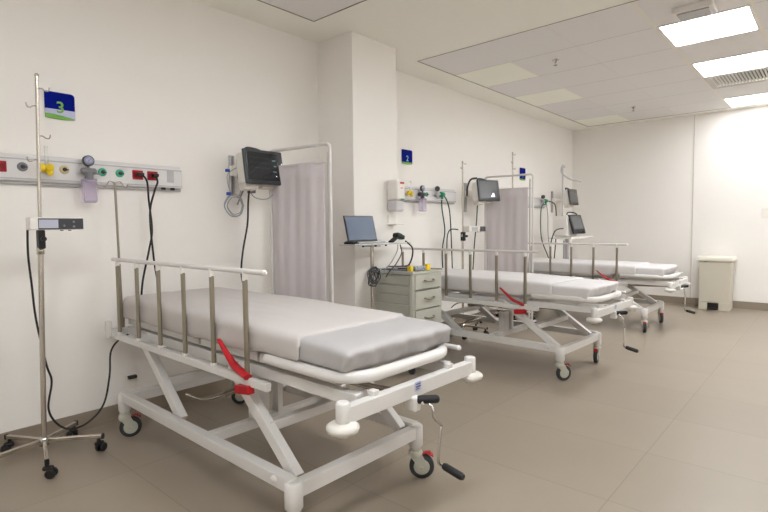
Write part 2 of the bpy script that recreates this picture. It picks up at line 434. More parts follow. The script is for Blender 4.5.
def make_bed(cx, dy, rot, d, label, rail=None, ca=(-45, -21, -52, -20)):
    root = thing('hospital_bed', label, 'bed', (cx, VO + dy, 0), rot, 'white crank beds in a row along the wall')
    ush = math.sqrt(.52 ** 2 - (.33 - d) ** 2) - math.sqrt(.52 ** 2 - .33 ** 2)
    y = lambda v: v - VO
    W = .353; v0 = 1.442; v1 = 2.967
    b = B()
    for s in (-1, 1):
        b.bar((s * W, y(v0), .238), (s * W, y(v1), .238), .045, .05)
        b.cyl((s * W, y(v0), .15), (s * W, y(v0), .256), .034, bev=.008).cyl((s * W, y(v1), .15), (s * W, y(v1), .256), .031, bev=.008)
        b.ball((s * W - .024 * 1, y(v0 + .085), .245), .014)
    b.bar((-W, y(v0), .222), (W, y(v0), .222), .045, .055).bar((-W, y(v1), .222), (W, y(v1), .222), .045, .055)
    b.bar((-W, y(2.10), .225), (W, y(2.10), .225), .045, .045)
    b.build('base_frame', M_white, root)
    br = B().box((-.05, y(2.10), .33), (.09, .05, .18)).box((.06, y(2.10), .33), (.03, .05, .18))
    br.build('actuator_bracket', M_white, root)
    k = 0
    for s in (-1, 1):
        for v in (v0, v1):
            make_caster(root, s * W, v, math.radians(ca[k]), M_dred if (s, v) != (1, v0) else M_red); k += 1
    zb_ = .245; zt_ = .575 - d; dyy = math.sqrt(.52 ** 2 - (zt_ - zb_) ** 2)
    for s in (-1, 1):
        for vb in (1.50, 2.40):
            l = B().bar((s * .30, y(vb), zb_), (s * .30, y(vb + dyy), zt_), .04, .048, ext=.02)
            l.cyl((s * .275, y(vb), zb_), (s * .33, y(vb), zb_), .012).cyl((s * .275, y(vb + dyy), zt_), (s * .325, y(vb + dyy), zt_), .012)
            l.build('lifting_leg', M_white, root)
    for vb in (1.50, 2.40):
        t = .42
        B().bar((-.30, y(vb + dyy * t), zb_ + (zt_ - zb_) * t), (.30, y(vb + dyy * t), zb_ + (zt_ - zb_) * t), .04, .04).build('leg_crossbar', M_white, root)
    y = lambda v: v - VO + ush
    # crank spindles
    sp_ = B().tube([(.03, y(1.2), .53 - d), (.03, y(2.0), .50 - d)], .009).tube([(.03, y(2.0), .50 - d), (.03, y(2.5), .46 - d)], .013)
    sp_.tube([(-.04, y(1.2), .54 - d), (-.04, y(2.4), .54 - d)], .008)
    sp_.build('spindle', M_steel, root)
    B().tube(spline([(-.2, y(2.55), .30), (-.12, y(2.5), .26), (.0, y(2.45), .28), (.14, y(2.42), .30)], 5), .008).cyl((-.02, y(2.47), .27), (.06, y(2.44), .29), .016).build('actuator_rod', M_steel, root)
    B().tube(spline([(-.1, y(2.2), .42), (-.16, y(2.25), .50), (-.2, y(2.45), .47), (-.1, y(2.6), .40)], 6), .006).build('hydraulic_hose', M_white2, root)
    # upper frame
    z = .585 - d
    f = B()
    for s in (-1, 1): f.bar((s * .262, y(1.19), z), (s * .262, y(3.08), z), .036, .046)
    for v in (1.75, 2.25, 2.7, 3.08): f.bar((-.262, y(v), z), (.262, y(v), z), .03, .04)
    f.bar((-.367, y(3.08), z), (.367, y(3.08), z), .03, .04)
    f.build('upper_frame', M_white, root)
    fb = B().bar((-.370, y(1.157), .572 - d), (.370, y(1.157), .572 - d), .038, .054)
    for s in (-1, 1): fb.cyl((s * .370, y(1.157), .535 - d), (s * .370, y(1.157), .616 - d), .024, bev=.006).box((s * .22, y(1.165), .607 - d), (.03, .03, .02))
    fb.build('foot_bar', M_white, root)
    for s in (-1, 1):
        B().lathe([(.001, -.032), (.020, -.032), (.024, -.022), (.036, -.020), (.050, -.015), (.054, -.006), (.053, .003), (.042, .011), (.026, .015), (.001, .016)], (s * .372, y(1.157), .536 - d)).build('bumper', M_rub, root)
        B().box((s * .372, y(3.10), z + .015), (.035, .03, .10), bev=.008).build('bumper', M_rub, root)
    # deck and loop
    dk = B()
    for a, c_ in ((1.30, 1.74), (1.76, 2.22), (2.24, 3.05)):
        dk.box((0, y((a + c_) / 2), .648 - d), (.56, c_ - a, .012), bev=.003)
        for s in (-1, 1): dk.box((s * .276, y((a + c_) / 2), .645 - d), (.012, c_ - a, .040), bev=.003)
        for v in (a + .04, c_ - .04): dk.box((0, y(v), .627 - d), (.5, .03, .035))
    dk.build('deck', M_white, root)
    pts = [(p[0], p[1] - VO + ush, .657 - d) for p in rect_u(.297, 1.66, 1.187, .13)]
    B().tube(pts, .0235, seg=16, sy=.95).ball(pts[0], .0225).ball(pts[-1], .0225).build('mattress_guard', M_white, root)
    # rails
    r0, rs_, v0r, v1r, zr = rail or (1.751, .257, 1.607, 3.09, 0)
    make_rail(root, -1, v0r + ush, [r0 + ush + rs_ * i for i in range(6) if r0 + rs_ * i < 3.08], v1r, .578 - d + zr, .955 - d + zr, 1.0 - d + zr, False)
    make_rail(root, 1, 1.55 + ush, [1.66 + ush + .257 * i for i in range(6)], 3.03, .578 - d, .625 - d, .655 - d, True, lever=False)
    # cranks
    ck = B().box((-.030, y(1.145), .525 - d), (.036, .05, .056), bev=.008)
    ck.cyl((-.02, y(1.13), .535 - d), (-.02, y(1.10), .535 - d), .010)
    ck = ck.build('crank_box', M_white, root)
    B().tube(spline([(-.022, y(1.12), .54 - d), (.008, y(1.07), .546 - d)], 4), .0155, seg=14).ball((.008, y(1.07), .546 - d), .0155).ball((-.022, y(1.12), .54 - d), .0155).build('grip', M_black, ck)
    cr = B().tube(spline([(.03, y(1.15), .525 - d), (.027, y(1.10), .50 - d), (.036, y(1.10), .462 - d), (.082, y(1.10), .42 - d), (.079, y(1.10), .40 - d), (.064, y(1.10), .30 - d), (.068, y(1.10), .275 - d), (.08, y(1.095), .266 - d), (.08, y(1.07), .263 - d)], 5), .0055, seg=10)
    cr = cr.build('crank', M_chrome, root)
    B().tube([(.081, y(1.09), .265 - d), (.081, y(1.08), .264 - d), (.081, y(1.01), .25 - d), (.081, y(1.0), .249 - d)], .014, seg=14, rs=[.011, .0145, .0145, .011]).build('grip', M_black, cr)
    dc = B().box((-.010, y(1.137), .585 - d), (.036, .002, .034), bev=0)
    dc.box((-.010, y(1.1355), .593 - d), (.026, .001, .004), k=1, bev=0).box((-.010, y(1.1355), .584 - d), (.026, .001, .005), k=1, bev=0).box((-.014, y(1.1355), .575 - d), (.018, .001, .003), k=1, bev=0)
    dc.build('sticker', [M_swhite, mat('sticker_print', rgb(90, 90, 130), .5, var=.05) if 'sticker_print' not in MATS else MATS['sticker_print']], root)
    return root
def place(o, cx, dy, rot): o.location = (cx, VO + dy, 0); o.rotation_euler = (0, 0, rot)
def wr(p, amp, sc=6, seed=0):
    return noise.noise(Vector((p.x * sc, p.y * sc * .6, p.z * sc + seed))) * amp
def make_mattress(cx, dy, rot, d, label, m, seed, va=1.185, rr=.030):
    def fn(p):
        v = p.y + VO
        q = p.copy()
        top = max(0, (p.z - (.672 - d)) / .1)
        rise = .012 * min(1, max(0, (v - 1.35) / .7))
        q.z += rise * max(0, top) + wr(p, .004 * max(0, top), 5, seed)
        q.x += wr(p, .004, 7, seed + 3) * (1 if abs(p.x) > .25 else 0)
        lowz = .682 - d - p.z
        if lowz > 0:
            q.x *= 1 - min(1, lowz / .012) * .135
            if v < 1.24: q.y += .02 * min(1, lowz / .012)
        if v < va + .05 and top < 1: q.y += .035 * (1 - top) * (1 - (v - va) / .05)
        if v < 1.30 and top > .1:       # sagging, tucked foot end
            e = (1.30 - v) / .11
            q.z -= .012 * e * e * top; q.y += (.009 * math.sin(p.x * 40 + seed) + .006 * math.sin(p.x * 71 + p.z * 60)) * (1 - top * .7) * e
            q.z += .006 * math.sin(p.x * 26 + 1) * e * (1 - top)
        return q
    bm = cushion(-.305, .305, va - VO, 3.055 - VO, .662 - d, .768 - d, rr, 26, 70, 9, fn)
    o = bm_obj(bm, 'mattress', m)
    place(o, cx, dy, rot); tag(o, label, 'mattress', 'mattresses on the beds')
    return o
def make_sheet(cx, dy, rot, d, label, v0, m, seed, low):
    n_ = 0 if seed == 0 else 1
    def fn(p):
        v = p.y + VO; q = p.copy(); top = max(0, (p.z - (.672 - d)) / .1)
        rise = .012 * min(1, max(0, (v - 1.35) / .7))
        q.z += rise * max(0, top) + wr(p, .005 * max(0, top), 5, seed) * .9 + wr(Vector((p.x * 3, p.y * .8 + p.x, 0)), .0035 * max(0, top), 7, seed + 9)
        if v > 1.70 and p.z < .72 - d: q.z -= .018 * min(1, (v - 1.70) / .1)
        if top < .4:
            q.z += .008 * math.sin(v * 7 + seed) * (.4 - top)
        q.x += (wr(p, .008, 9, seed + 3) + .003) * (1 if p.x > .25 else -1 if p.x < -.25 else 0) * (1.2 - top)
        if v < v0 + .03: q.y += wr(Vector((p.x, 0, 0)), .012, 12, seed) ; q.z += abs(wr(Vector((p.x, 0, 1)), .006, 20, seed)) * max(0, top)
        return q
    bm = cushion(-.311, .311, v0 - VO, 3.061 - VO, low - d, .774 - d, .034 if n_ == 0 else .024, 26, 66, 7, fn, bottom=False)
    # open the foot edge: drop the end wall
    dl = [f_ for f_ in bm.faces if all(vv.co.y + VO < v0 + .034 for vv in f_.verts) and abs(f_.normal.y) > .6]
    bmesh.ops.delete(bm, geom=dl, context='FACES')
    for vv in bm.verts:
        if vv.co.y + VO < v0 + .036:
            t = .036 - (vv.co.y + VO - v0)
            if vv.co.z < .745 - d: vv.co.x = math.copysign(.311, vv.co.x) if abs(vv.co.x) > .26 else vv.co.x
    o = bm_obj(bm, 'bed_sheet', m)
    sm = o.modifiers.new('s', 'SOLIDIFY'); sm.thickness = .0025; sm.offset = 1
    place(o, cx, dy, rot); tag(o, label, 'bed sheet', 'white sheets on the beds')
    return o
BEDS = [(1.497, 0, -.013, 0), (4.104, .068, -.040, .039), (6.322, .085, .007, .055)]
names = [('nearest hospital bed, beside the iv stand at left, with its crank hanging at the front', 'pale grey mattress on the nearest bed, its foot end bare', 'white sheet spread over the nearest bed down to the grey foot end'),
         ('middle hospital bed behind the grey drawer cabinet', 'white mattress on the middle bed behind the drawer cabinet', 'white sheet covering the middle bed behind the cabinet'),
         ('farthest hospital bed, closest to the beige waste bin', 'white mattress on the farthest bed near the back wall', 'white sheet covering the farthest bed near the back wall')]
RAILP = [None, (1.715, .257, 1.60, 3.05, 0), (1.70, .255, 1.585, 3.05, 0)]
US = [math.sqrt(.52 ** 2 - (.33 - b[3]) ** 2) - math.sqrt(.52 ** 2 - .33 ** 2) for b in BEDS]
for n, (cx, dy, rot, d) in enumerate(BEDS):
    bed = make_bed(cx, dy, rot, d, names[n][0], RAILP[n], ((-45, -21, -52, -20), (-35, 10, 192, 200), (200, 190, 205, 180))[n])
    if n == 0:
        dp = B().tube([(-.300, .885, .56), (-.300, .885, .62), (-.312, .885, 1.437)], .0065, seg=10).cyl((-.300, .885, .585), (-.300, .885, .66), .012).build('drip_pole', M_alu, bed)
        for s in (-1, 1):
            B().tube(spline([(-.312, .885, 1.435), (-.312 + s * .03, .885, 1.442), (-.312 + s * .045, .885, 1.42), (-.312 + s * .06, .885, 1.412), (-.312 + s * .072, .885, 1.434)], 4), .0032, seg=6).build('hook', M_steel, dp)
    e = [0, .018, .012][n]; us = US[n]
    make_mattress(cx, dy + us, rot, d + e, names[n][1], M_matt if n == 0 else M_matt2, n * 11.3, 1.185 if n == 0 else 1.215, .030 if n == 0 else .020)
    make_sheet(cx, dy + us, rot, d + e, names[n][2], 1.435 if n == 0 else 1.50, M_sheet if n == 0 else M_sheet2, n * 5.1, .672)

# ---------------------------------------------------------------- bedside wall units
def flow_knob(mb, x, z, y, k=0, r=.018):
    mb.lathe([(.001, 0), (r, 0), (r, .012), (r * .6, .016), (r * .6, .03), (.001, .03)], (x, y, z), (0, -1, 0), k=k, seg=16)
def headwall(x0, x1, label, n):
    o = thing('bedhead_unit', label, 'bedhead unit', ((x0 + x1) / 2, WY, 1.50), 0, 'medical gas panels on the wall')
    w = x1 - x0
    B().box((0, -.022, -.005), (w, .042, .125), bev=.006).box((0, -.014, .062), (w, .026, .03), bev=.006).build('housing', M_panel, o)
    B().box((0, -.0445, .048), (w - .01, .003, .006), bev=0).box((0, -.0445, -.055), (w - .01, .003, .006), bev=0).box((0, -.012, -.075), (w, .02, .018), bev=.004).build('trim_strip', M_panel2, o)
    return o
def port(o, x, z, col, label):
    p = B().lathe([(.001, 0), (.024, 0), (.024, .006), (.020, .010), (.001, .010)], (x, -.043, z), (0, -1, 0), seg=20)
    p = p.build('gas_outlet', col, o); p['label'] = label
    B().lathe([(.001, 0), (.011, 0), (.011, .006), (.001, .006)], (x, -.053, z), (0, -1, 0), seg=14).box((x + .006, -.061, z - .002), (.022, .012, .006), bev=.002).build('socket', M_dgrey, p)
def power(o, x, z, plug=True):
    p = B().box((x, -.046, z), (.064, .010, .056), bev=.004).build('power_socket', M_red, o)
    B().box((x, -.052, z), (.05, .004, .03), bev=.002).build('socket_face', mat('dark_red', rgb(120, 14, 22), .5, var=.05) if 'dark_red' not in MATS else MATS['dark_red'], p)
    if plug: B().box((x + .008, -.066, z + .002), (.036, .03, .02), bev=.004).build('plug', M_black, p)
h1 = headwall(-.35, 1.68, 'long white gas and power panel behind the iv stand and nearest bed', 1)
cx1 = (-.35 + 1.68) / 2
for X, c_, lb in ((.794, M_grey, 'grey gas outlet'), (.990, mat('port_cream', rgb(214, 196, 150), .4, var=.03), 'cream gas outlet'), (1.188, M_gport, 'green gas outlet'), (1.286, M_gport, 'green gas outlet')): port(h1, X - cx1, .007, c_, lb)
power(h1, .692 - cx1, .003, False); power(h1, 1.392 - cx1, .005); power(h1, 1.483 - cx1, .005)
B().box((1.60 - cx1, -.0435, .007), (.045, .003, .075), bev=.001).box((1.60 - cx1, -.0455, .025), (.02, .002, .02), bev=.001).box((1.60 - cx1, -.0455, -.01), (.02, .002, .02), bev=.001).build('cover_plate', M_panel2, h1)
for X in (1.552, 1.612): B().box((X - cx1, -.0415, -.072), (.026, .012, .016), bev=.002).build('data_jack', M_black, h1)
for X in (.35, .1, -.15): power(h1, X - cx1, .003, False)

def suction(x, y, z, label, n, s=1.0):
    o = thing('suction_regulator', label, 'suction regulator', (x, y, z), 0, 'suction regulators with collection jars')
    B().lathe([(.001, 0), (.022, 0), (.022, .02), (.016, .024), (.016, .045), (.001, .045)], (0, 0, 0), (0, -1, 0)).cyl((-.04, -.045, 0), (.04, -.045, 0), .018, bev=.006).cyl((0, -.045, -.01), (0, -.045, -.05), .022, bev=.004).cyl((0, -.045, 0), (0, -.045, .03), .006).box((.05, -.045, -.012), (.03, .008, .008)).build('body', M_dgrey if n else M_grey, o)
    B().lathe([(.001, 0), (.030, 0), (.030, .02), (.026, .022), (.001, .022)], (0, -.034, .058), (0, -1, 0), seg=22).build('gauge', M_dgrey, o)
    B().lathe([(.001, 0), (.026, 0), (.001, .0015)], (0, -.0562, .058), (0, -1, 0), seg=22).build('dial', M_swhite, o)
    B().bar((-.008, -.059, .05), (.008, -.059, .068), .002, .002).build('needle', M_black, o)
    B().box((0, -.045, -.117), (.074, .06, .125), bev=.014).build('jar', M_violet, o)
    B().box((0, -.045, -.052), (.070, .058, .014), bev=.005).build('jar_lid', M_violet, o)
    return o
suction(1.100, WY - .0425, 1.503, 'grey suction regulator with round gauge and violet jar, left of the green outlets', 0)
def flowmeter(x, y, z, label, n=2):
    o = thing('flowmeter', label, 'flowmeter', (x, y, z), 0, 'yellow flowmeters on the gas panels')
    B().lathe([(.001, 0), (.02, 0), (.02, .03), (.001, .03)], (0, 0, 0), (0, -1, 0)).ball((-.020, -.035, .006), .018, sc=(1, .8, 1.15)).ball((.014, -.04, .006), .020, sc=(1, .8, 1.1)).ball((.012, -.045, -.024), .016).build('body', M_yel, o)
    B().cyl((.0, -.035, .02), (.0, -.035, .12), .009, bev=.002).build('sight_tube', M_clear, o)
    return o
flowmeter(.897, WY - .0425, 1.503, 'yellow twin knob flowmeter just behind the near iv stand pole')
h2 = headwall(3.70, 4.93, 'short white gas panel on the wall beyond the column, behind the middle bed', 2)
cx2 = (3.70 + 4.93) / 2
for X, lb in ((4.37, 'green gas outlet'),): port(h2, X - cx2, .003, M_gport, lb)
flowmeter(4.05, WY - .0425, 1.503, 'yellow flowmeter of the panel beyond the column, nearest the soap dispenser')
suction(4.24, WY - .0425, 1.50, 'dark suction regulator with violet jar above the middle bed', 1)
def oxyreg(x, z, label):
    o = thing('oxygen_regulator', label, 'gas regulator', (x, WY - .0425, z), 0, 'green gas regulators with hoses')
    B().cyl((-.09, -.035, 0), (-.02, -.035, 0), .014).lathe([(.001, 0), (.02, 0), (.02, .03), (.001, .03)], (-.06, 0, 0), (0, -1, 0)).cyl((-.05, -.035, 0), (-.05, -.035, .03), .007).cyl((-.05, -.035, -.01), (-.05, -.035, -.05), .012).build('body', M_panel2, o)
    B().lathe([(.001, 0), (.028, 0), (.028, .018), (.001, .02)], (-.05, -.025, .058), (-.8, -.6, 0), seg=20).build('gauge', M_dgrey, o)
    B().cyl((-.018, -.04, 0), (.05, -.04, 0), .026, bev=.008).cyl((.02, -.04, -.01), (.02, -.04, -.05), .012).build('connector', M_gport if False else mat('regulator_green', rgb(24, 140, 96), .4, var=.05) if 'regulator_green' not in MATS else MATS['regulator_green'], o)
    return o
oxyreg(4.58, 1.51, 'green gas regulator with two hoses above the middle bed')
h3 = headwall(6.60, 7.34, 'far gas panel partly hidden by the folding screen', 3)
oxyreg(7.22, 1.52, 'green gas regulator beside the far wall monitor')
def wire(name, pts, r, m, label, cat='cable', group=None, n=8):
    o = B().tube(spline(pts, n), r, seg=8).build(name, m)
    return tag(o, label, cat, group)
yw = WY - .055
wire('power_cable', [(1.412, yw - .015, 1.503), (1.425, 3.19, 1.46), (1.431, 3.19, 1.35), (1.449, 3.2, 1.165), (1.426, 3.2, 1.041), (1.38, 3.2, .85), (1.367, 3.2, .70), (1.38, 3.2, .56)], .006, M_cable, 'black cable from the left red socket, crossing to the left behind the bed')
wire('power_cable', [(1.492, yw - .015, 1.50), (1.480, 3.17, 1.46), (1.458, 3.17, 1.40), (1.426, 3.17, 1.258), (1.441, 3.17, .977), (1.466, 3.17, .785), (1.470, 3.17, .6)], .006, M_cable, 'black cable from the right red socket, hanging behind the bed head')
wire('gas_hose', [(4.580, yw - .035, 1.45), (4.590, 3.2, 1.35), (4.640, 3.2, 1.12), (4.590, 3.2, .9), (4.610, 3.2, .6)], .007, M_cgreen, 'left of the two dark hoses below the green regulator', group=None)
wire('gas_hose', [(4.610, yw - .035, 1.50), (4.680, 3.2, 1.45), (4.740, 3.2, 1.30), (4.770, 3.2, .95), (4.790, 3.2, .6)], .007, M_cgreen, 'right of the two dark hoses below the green regulator, arching outward')
wire('gas_hose', [(7.22, yw - .03, 1.47), (7.05, 3.19, 1.40), (7.06, 3.19, 1.0), (7.30, 3.19, .70), (7.37, 3.2, .62)], .008, M_cgreen, 'green hose looping down left of the far regulator')
wire('gas_hose', [(7.26, yw - .03, 1.47), (7.21, 3.16, 1.3), (7.23, 3.16, 1.0), (7.34, 3.16, .7), (7.39, 3.17, .60)], .007, M_cgrey, 'thin grey hose between the two green hoses at the far panel')
wire('gas_hose', [(7.32, yw - .035, 1.52), (7.42, 3.14, 1.46), (7.47, 3.14, 1.2), (7.45, 3.14, .9), (7.41, 3.15, .60)], .008, M_cgreen, 'green hose dropping right of the far regulator')

# soap dispenser
sd = thing('soap_dispenser', 'white soap dispenser with red label on the wall column by the middle bed', 'dispenser', (3.372, YC, 1.295))
B().box((0, -.056, .185), (.118, .110, .175), bev=.018).build('cover', M_white2, sd)
B().box((0, -.053, .050), (.112, .104, .095), bev=.016).build('reservoir', mat('frosted_grey', rgb(206, 202, 204), .4, var=.02), sd)
B().box((.012, -.1115, .225), (.066, .002, .085), bev=0).build('label_plate', mat('pale_pink_label', rgb(244, 232, 226), .5, var=.02), sd)
B().box((.014, -.1130, .243), (.052, .002, .016), bev=0).box((.008, -.1130, .20), (.026, .0015, .006), bev=0).build('red_print', M_red, sd)
B().box((.020, -.1125, .105), (.045, .003, .011), bev=0).build('green_mark', mat('mark_green', rgb(40, 140, 70), .5, var=.04), sd)
dt = thing('shadow_tray', 'thin white tray shape on the column, mostly standing in for the soap dispenser shadow', 'tray', (3.372, YC, 1.19))  # plate modelled mainly for the faint shadow below the dispenser
B().box((0, -.05, 0), (.11, .098, .008), bev=.003).box((0, -.005, .04), (.10, .008, .08), bev=.003).build('plate', M_white2, dt)

# signs
def sign(x, z, w, h, n, label, band):
    o = thing('bed_number_sign', label, 'sign', (x, WY, z), 0, 'blue numbered signs above the beds')
    def P(a, b): return [(a[0] + (b[0] - a[0]) * i / 10, a[1] + (b[1] - a[1]) * i / 10) for i in range(11)]
    cr = .018
    top = [(-w / 2, h / 2)] + [(w / 2 - cr + cr * math.sin(a * PI / 12), h / 2 - cr + cr * math.cos(a * PI / 12)) for a in range(7)]
    zb = -h / 2 + band[0]
    B().prism([(-w / 2, zb)] + top + [(w / 2, zb)], -.010, -.002, 'XZ').build('blue_plate', M_blue, o)
    wave = [(-w / 2 + w * i / 12, -h / 2 + band[1] - band[1] * .9 * (i / 12) ** 2) for i in range(13)]
    if band[0] > .02: B().prism([(-w / 2, zb)] + wave + [(w / 2, zb)], -.0098, -.002, 'XZ').build('white_band', M_swhite, o)
    bot = [(w / 2 - w * i / 12, -h / 2 - .006 * math.sin(PI * i / 12)) for i in range(13)]
    up = wave if band[0] > .02 else [(-w / 2 + w * i / 12, zb) for i in range(13)]
    B().prism(up + bot, -.0098, -.002, 'XZ').build('green_edge', M_green, o)
    Mx = Matrix.Translation((0, -.0112, -h * .10 if band[0] > .02 else -h * .14)) @ Matrix.Rotation(PI / 2, 4, 'X')
    text_mesh(n, .088 if band[0] > .02 else .08, 'number', M_green if band[0] > .02 else mat('pale_number', rgb(150, 206, 190), .4, var=.02) if 'pale_number' not in MATS else MATS['pale_number'], o, Mx)
sign(.995, 1.865, .148, .142, '3', 'blue sign numbered 3 with white and green edge, over the nearest bed', (.048, .022))
sign(4.093, 1.872, .162, .14, '2', 'blue sign numbered 2 above the soap dispenser', (.016, .016))
sign(6.645, 1.876, .16, .165, '1', 'far blue sign numbered 1 above the rear folding screen', (.016, .016))

# wall sockets
def outlet(x, z, label, plug):
    o = thing('wall_outlet', label, 'outlet', (x, WY, z))
    B().box((0, -.004, 0), (.078, .008, .082), bev=.003).build('plate', M_binlid, o)
    if plug: B().box((.004, -.022, .03), (.05, .03, .02), bev=.004).build('plug', M_black, o)
    else: B().box((0, -.0085, 0), (.04, .002, .05), bev=.001).build('rocker', M_white2, o)
outlet(1.318, .222, 'low wall outlet with a black plug under the nearest bed', True)
outlet(4.55, .42, 'white wall outlet low behind the middle bed', False)
sw = thing('light_switch', 'white switch plate on the back wall at the right edge', 'switch', (XB - .009, .70, 1.292))
B().box((-.004, 0, 0), (.008, .10, .13), bev=.003).build('plate', M_white2, sw)
B().box((-.009, 0, 0), (.004, .05, .07), bev=.001).build('rocker', M_binlid, sw)

# ---------------------------------------------------------------- iv stands
def ivstand(x, y, h, label, hooks, base=True, ln=0, a0=-3, rad=.265, hs=.6):
    o = thing('iv_stand', label, 'iv stand', (x, y, 0), 0, 'steel iv stands by the beds')
    B().tube([(0, 0, .09), (ln * .55, 0, 1.06)], .0125, seg=14).lathe([(.001, 1.05), (.017, 1.05), (.017, 1.085), (.001, 1.085)], (ln * .55, 0, 0)).build('lower_pole', M_steel, o)
    B().tube([(ln * .55, 0, 1.06), (ln, 0, h)], .0085, seg=12).ball((ln, 0, h), .0105).build('upper_pole', M_steel, o)
    for (z, s) in hooks:
        hx = ln * (.55 + .45 * (z - 1.06) / (h - 1.06)); B().tube(spline([(hx, 0, z), (hx + hs * s * .03, -.005, z + .002), (hx + hs * s * .055, -.008, z - .008), (hx + hs * s * .078, -.01, z - .006), (hx + hs * s * .085, -.012, z + .012)], 4), .0032, seg=6).build('hook', M_steel, o)
    if base:
        B().lathe([(.001, .075), (.022, .075), (.022, .118), (.001, .118)], (0, 0, 0)).build('hub', M_chrome, o)
        for k in range(5):
            a = math.radians(k * 72 + a0); e = (rad * math.cos(a), rad * math.sin(a))
            l = B().bar((0, 0, .100), (e[0], e[1], .086), .018, .022, bev=.004).build('leg', M_steel, o)
            B().box((e[0] * 1.01, e[1] * 1.01, .086), (.012, .02, .026), Matrix.Rotation(a, 3, 'Z'), bev=.002).build('end_cap', M_black, l)
            cc = B().cyl((e[0] * .93, e[1] * .93, .080), (e[0] * .93, e[1] * .93, .045), .009)
            wa = a + 1.1
            for s in (-1, 1):
                p = Vector((e[0] * .93 + .018 * math.cos(wa), e[1] * .93 + .018 * math.sin(wa), .024)); n_ = Vector((-math.sin(wa), math.cos(wa), 0))
                cc.cyl(p + n_ * s * .006, p + n_ * s * .022, .023, bev=.005)
            p = (e[0] * .93 + .005 * math.cos(wa), e[1] * .93 + .005 * math.sin(wa), .048)
            cc.box(p, (.045, .03, .022), Matrix.Rotation(wa, 3, 'Z'), bev=.008)
            cc.build('castor', M_black, l)
    return o
ivstand(.770, 3.005, 1.94, 'near chrome iv stand on five legs, left of the nearest bed', [(1.875, 1), (1.785, -1), (1.64, 1), (1.52, -1)], ln=.045, a0=-31)
ivstand(4.67, 2.99, 1.845, 'chrome iv stand carrying a pump beside the middle bed', [(1.83, 1), (1.78, -1)])
ivstand(5.77, 2.98, 2.05, 'thin tall iv stand standing behind the rear folding screen', [(2.03, 1), (1.93, -1), (1.86, 1)])
def pump(x, y, z, w, label, sx, cf=.23):
    o = thing('infusion_pump', label, 'infusion pump', (x, y, z), 0, 'infusion pumps on iv stands')
    B().box((w * cf, -.045, 0), (w, .07, .062), bev=.006).box((w * cf - w / 2 + .02, -.035, .0), (.03, .085, .064), bev=.006).build('casing', M_white2, o)
    if sx > 0: B().box((w * cf + w * .07, -.0805, -.001), (w * .84, .004, .055), bev=.002).build('front_panel', M_dgrey, o)
    else: B().box((w * cf + w * .32, -.0805, -.001), (w * .34, .004, .055), bev=.002).build('front_panel', M_dgrey, o)
    B().box((w * cf - w * .165, -.083, -.001), (w * .35, .002, .042), bev=0).build('display', M_plcd if sx > 0 else M_panel2, o)
    q = B()
    for a, b_ in ((.30, .012), (.30, -.012), (.12, -.008)): q.lathe([(.001, 0), (.006, 0), (.006, .002), (.001, .002)], (w * cf + w * a, -.083, b_ - .003), (0, -1, 0), seg=10)
    q.build('buttons', M_grey, o)
    B().box((0, -.005, -.078), (.030, .05, .094), bev=.006).cyl((0, -.04, -.075), (0, -.06, -.075), .012).build('pole_clamp', M_black, o)
    for a in (.1, .25): B().box((w * cf + w * a, -.06, -.034), (.012, .012, .006), bev=.001).build('foot', M_grey, o)
    return o
pump(.797, 3.002, 1.203, .238, 'white infusion pump with lit display clamped to the near iv stand', 1)
p2 = pump(4.67, 2.99, 1.135, .34, 'white infusion pump on the iv stand beside the middle bed', -1, .5)
wire('pump_cable', [(.725, 2.93, 1.172), (.73, 2.96, 1.05), (.745, 2.985, .90), (.765, 3.02, .72), (.80, 3.02, .484), (.82, 3.02, .39), (.80, 3.02, .25), (.845, 3.03, .15), (.92, 3.06, .10), (1.01, 3.08, .11), (1.09, 3.09, .185), (1.13, 3.1, .337), (1.165, 3.16, .46), (1.24, 3.20, .52), (1.32, 3.21, .54)], .0052, M_cable, 'black pump cable looping to the floor by the near iv stand')
wire('pump_cable', [(4.66, 3.04, 1.13), (4.60, 3.10, 1.13), (4.57, 3.12, 1.05), (4.56, 3.12, .85), (4.56, 3.12, .6)], .006, M_cable, 'black pump cable arching left of the middle iv stand')
wire('pump_cable', [(5.12, 3.08, 1.40), (5.13, 3.1, 1.2), (5.12, 3.12, .95), (5.08, 3.12, .6)], .007, M_cgreen, 'dark cable hanging below the middle wall monitor')
